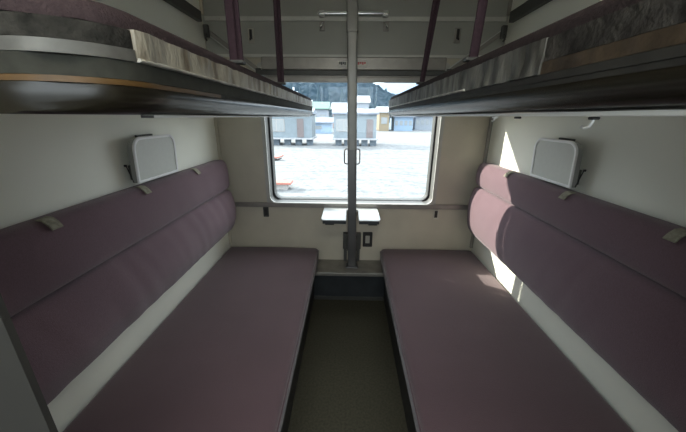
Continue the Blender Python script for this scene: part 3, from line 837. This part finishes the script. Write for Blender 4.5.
# conifers at the foot of the hill
spots = [(-16, 100, 11), (-11, 108, 12), (-7.5, 112, 10), (-3, 118, 13), (1.5, 110, 11), (6.5, 106, 12), (9.5, 114, 10), (13, 104, 9), (17, 112, 10), (21, 108, 8), (26, 116, 9), (-21, 112, 13)]
names = ['far left of the window', 'behind the grey slope house', 'above the green roof', 'left of the post above the snowy roof', 'behind the post', 'above the ochre house', 'right of the ochre house', 'above the blue shed', 'right of the blue shed', 'above the grey yard building', 'at the far right of the window', 'at the extreme left of the window']
def conifer(x, y, h, i):
    base = hf1(x, y) if y > 140 else GZ
    t = thing('conifer_tree', 'dark blue-green conifer ' + names[i], 'tree', (x, y, base), 'conifers at the foot of the hill')
    bm = B(); tube(bm, [(x, y, base - 0.4), (x, y, base + h * 0.5)], 0.18, 8); obj('trunk', bm, M['trunk'], t)
    bm = B()
    layers = 7; rng = random.Random(i)
    for k in range(layers):
        zz0 = base + h * (0.14 + 0.12 * k); r = h * 0.20 * (1 - k / (layers + 0.6)); zt = zz0 + h * 0.22
        top = bm.verts.new((x, y, zt)); n = 16
        rim = [bm.verts.new((x + r * (1 if j % 2 else 0.68) * rng.uniform(0.85, 1.1) * cos(2 * pi * j / n), y + r * (1 if j % 2 else 0.68) * sin(2 * pi * j / n), zz0 - (0.3 if j % 2 else 0) * r * 0.5)) for j in range(n)]
        mid = bm.verts.new((x, y, zz0 + 0.1 * h))
        for j in range(n):
            bm.faces.new((rim[j], rim[(j + 1) % n], top)); bm.faces.new((rim[(j + 1) % n], rim[j], mid))
    obj('foliage', bm, M['conifer'], t)
for i, (x, y, h) in enumerate(spots): conifer(x, y, h, i)

# ------------------------------------------------------------------ light
W = bpy.data.worlds.new('sky'); SC.world = W; W.use_nodes = True
nt = W.node_tree; bg = nt.nodes['Background']
tc = nt.nodes.new('ShaderNodeTexCoord'); sp = nt.nodes.new('ShaderNodeSeparateXYZ')
rp = nt.nodes.new('ShaderNodeValToRGB')
e = rp.color_ramp.elements
e[0].position = 0.0; e[0].color = (0.87, 0.94, 1.0, 1)
e[1].position = 0.6; e[1].color = (0.87, 0.94, 1.0, 1)
nt.links.new(tc.outputs['Generated'], sp.inputs[0]); nt.links.new(sp.outputs['Z'], rp.inputs['Fac']); nt.links.new(rp.outputs['Color'], bg.inputs['Color'])
bg.inputs['Strength'].default_value = 2.8

sun = bpy.data.lights.new('sun', 'SUN'); sun.energy = 5.8; sun.angle = radians(0.6); sun.color = (1.0, 0.93, 0.80)
so_ = bpy.data.objects.new('sun', sun); COL.objects.link(so_)
so_.rotation_euler = Vector((1.0, -0.56, -0.52)).to_track_quat('-Z', 'Y').to_euler(); so_.location = (-20, 12, 12)

M['fill_lamp'] = bpy.data.materials.new('fill_light_diffuser'); M['fill_lamp'].use_nodes = True
_b = M['fill_lamp'].node_tree.nodes['Principled BSDF']; _b.inputs['Base Color'].default_value = (0.9, 0.9, 0.85, 1)
_b.inputs['Emission Color'].default_value = (1.0, 0.96, 0.86, 1); _b.inputs['Emission Strength'].default_value = 9.0
cl = thing('fill_light', 'unseen fill light added on the corridor ceiling', 'fill light', (0, -2.45, CZ))  # added fixture out of view, there to brighten the upper walls
bm = B(); bx(bm, -0.65, 0.65, -2.54, -2.36, CZ - 0.035, CZ - 0.0005, 0.004); obj('housing', bm, M['white_plastic'], cl)
bm = B(); bx(bm, -0.62, 0.62, -2.52, -2.38, CZ - 0.06, CZ - 0.0352, 0.01); obj('diffuser', bm, M['fill_lamp'], cl)

def portal(loc, rot, sx, sy):
    l = bpy.data.lights.new('window_portal', 'AREA'); l.shape = 'RECTANGLE'; l.size = sx; l.size_y = sy
    l.cycles.is_portal = True
    o = bpy.data.objects.new('window_portal', l); COL.objects.link(o); o.location = loc; o.rotation_euler = rot
portal((0, 0.20, (GZ0 + GZ1) / 2), (radians(-90), 0, 0), 1.2, 0.92)
portal((0, -2.87, 1.375), (radians(90), 0, 0), 1.46, 0.92)

# ------------------------------------------------------------------ camera
cam = bpy.data.cameras.new('camera'); co = bpy.data.objects.new('camera', cam); COL.objects.link(co)
cam.sensor_fit = 'HORIZONTAL'; cam.sensor_width = 36.0; cam.lens = 296.085 / 686 * 36.0
cam.clip_start = 0.02; cam.clip_end = 3000
p, yw, r = 0.32458, -0.01863, 0.008416
fwd = Vector((sin(yw) * cos(p), cos(yw) * cos(p), -sin(p))); right = Vector((cos(yw), -sin(yw), 0)); up = right.cross(fwd)
R_ = right * cos(r) + up * sin(r); U_ = -right * sin(r) + up * cos(r)
mw = Matrix((( R_.x, U_.x, -fwd.x), (R_.y, U_.y, -fwd.y), (R_.z, U_.z, -fwd.z)))
co.rotation_euler = mw.to_euler(); co.location = (-0.0176, -2.1330, 1.3698)
SC.camera = co

SC.view_settings.view_transform = 'Standard'; SC.view_settings.look = 'None'
SC.view_settings.gamma = 1.0; SC.view_settings.use_curve_mapping = False
SC.view_settings.exposure = 0.85
SC.cycles.max_bounces = 12; SC.cycles.diffuse_bounces = 8; SC.cycles.transparent_max_bounces = 12
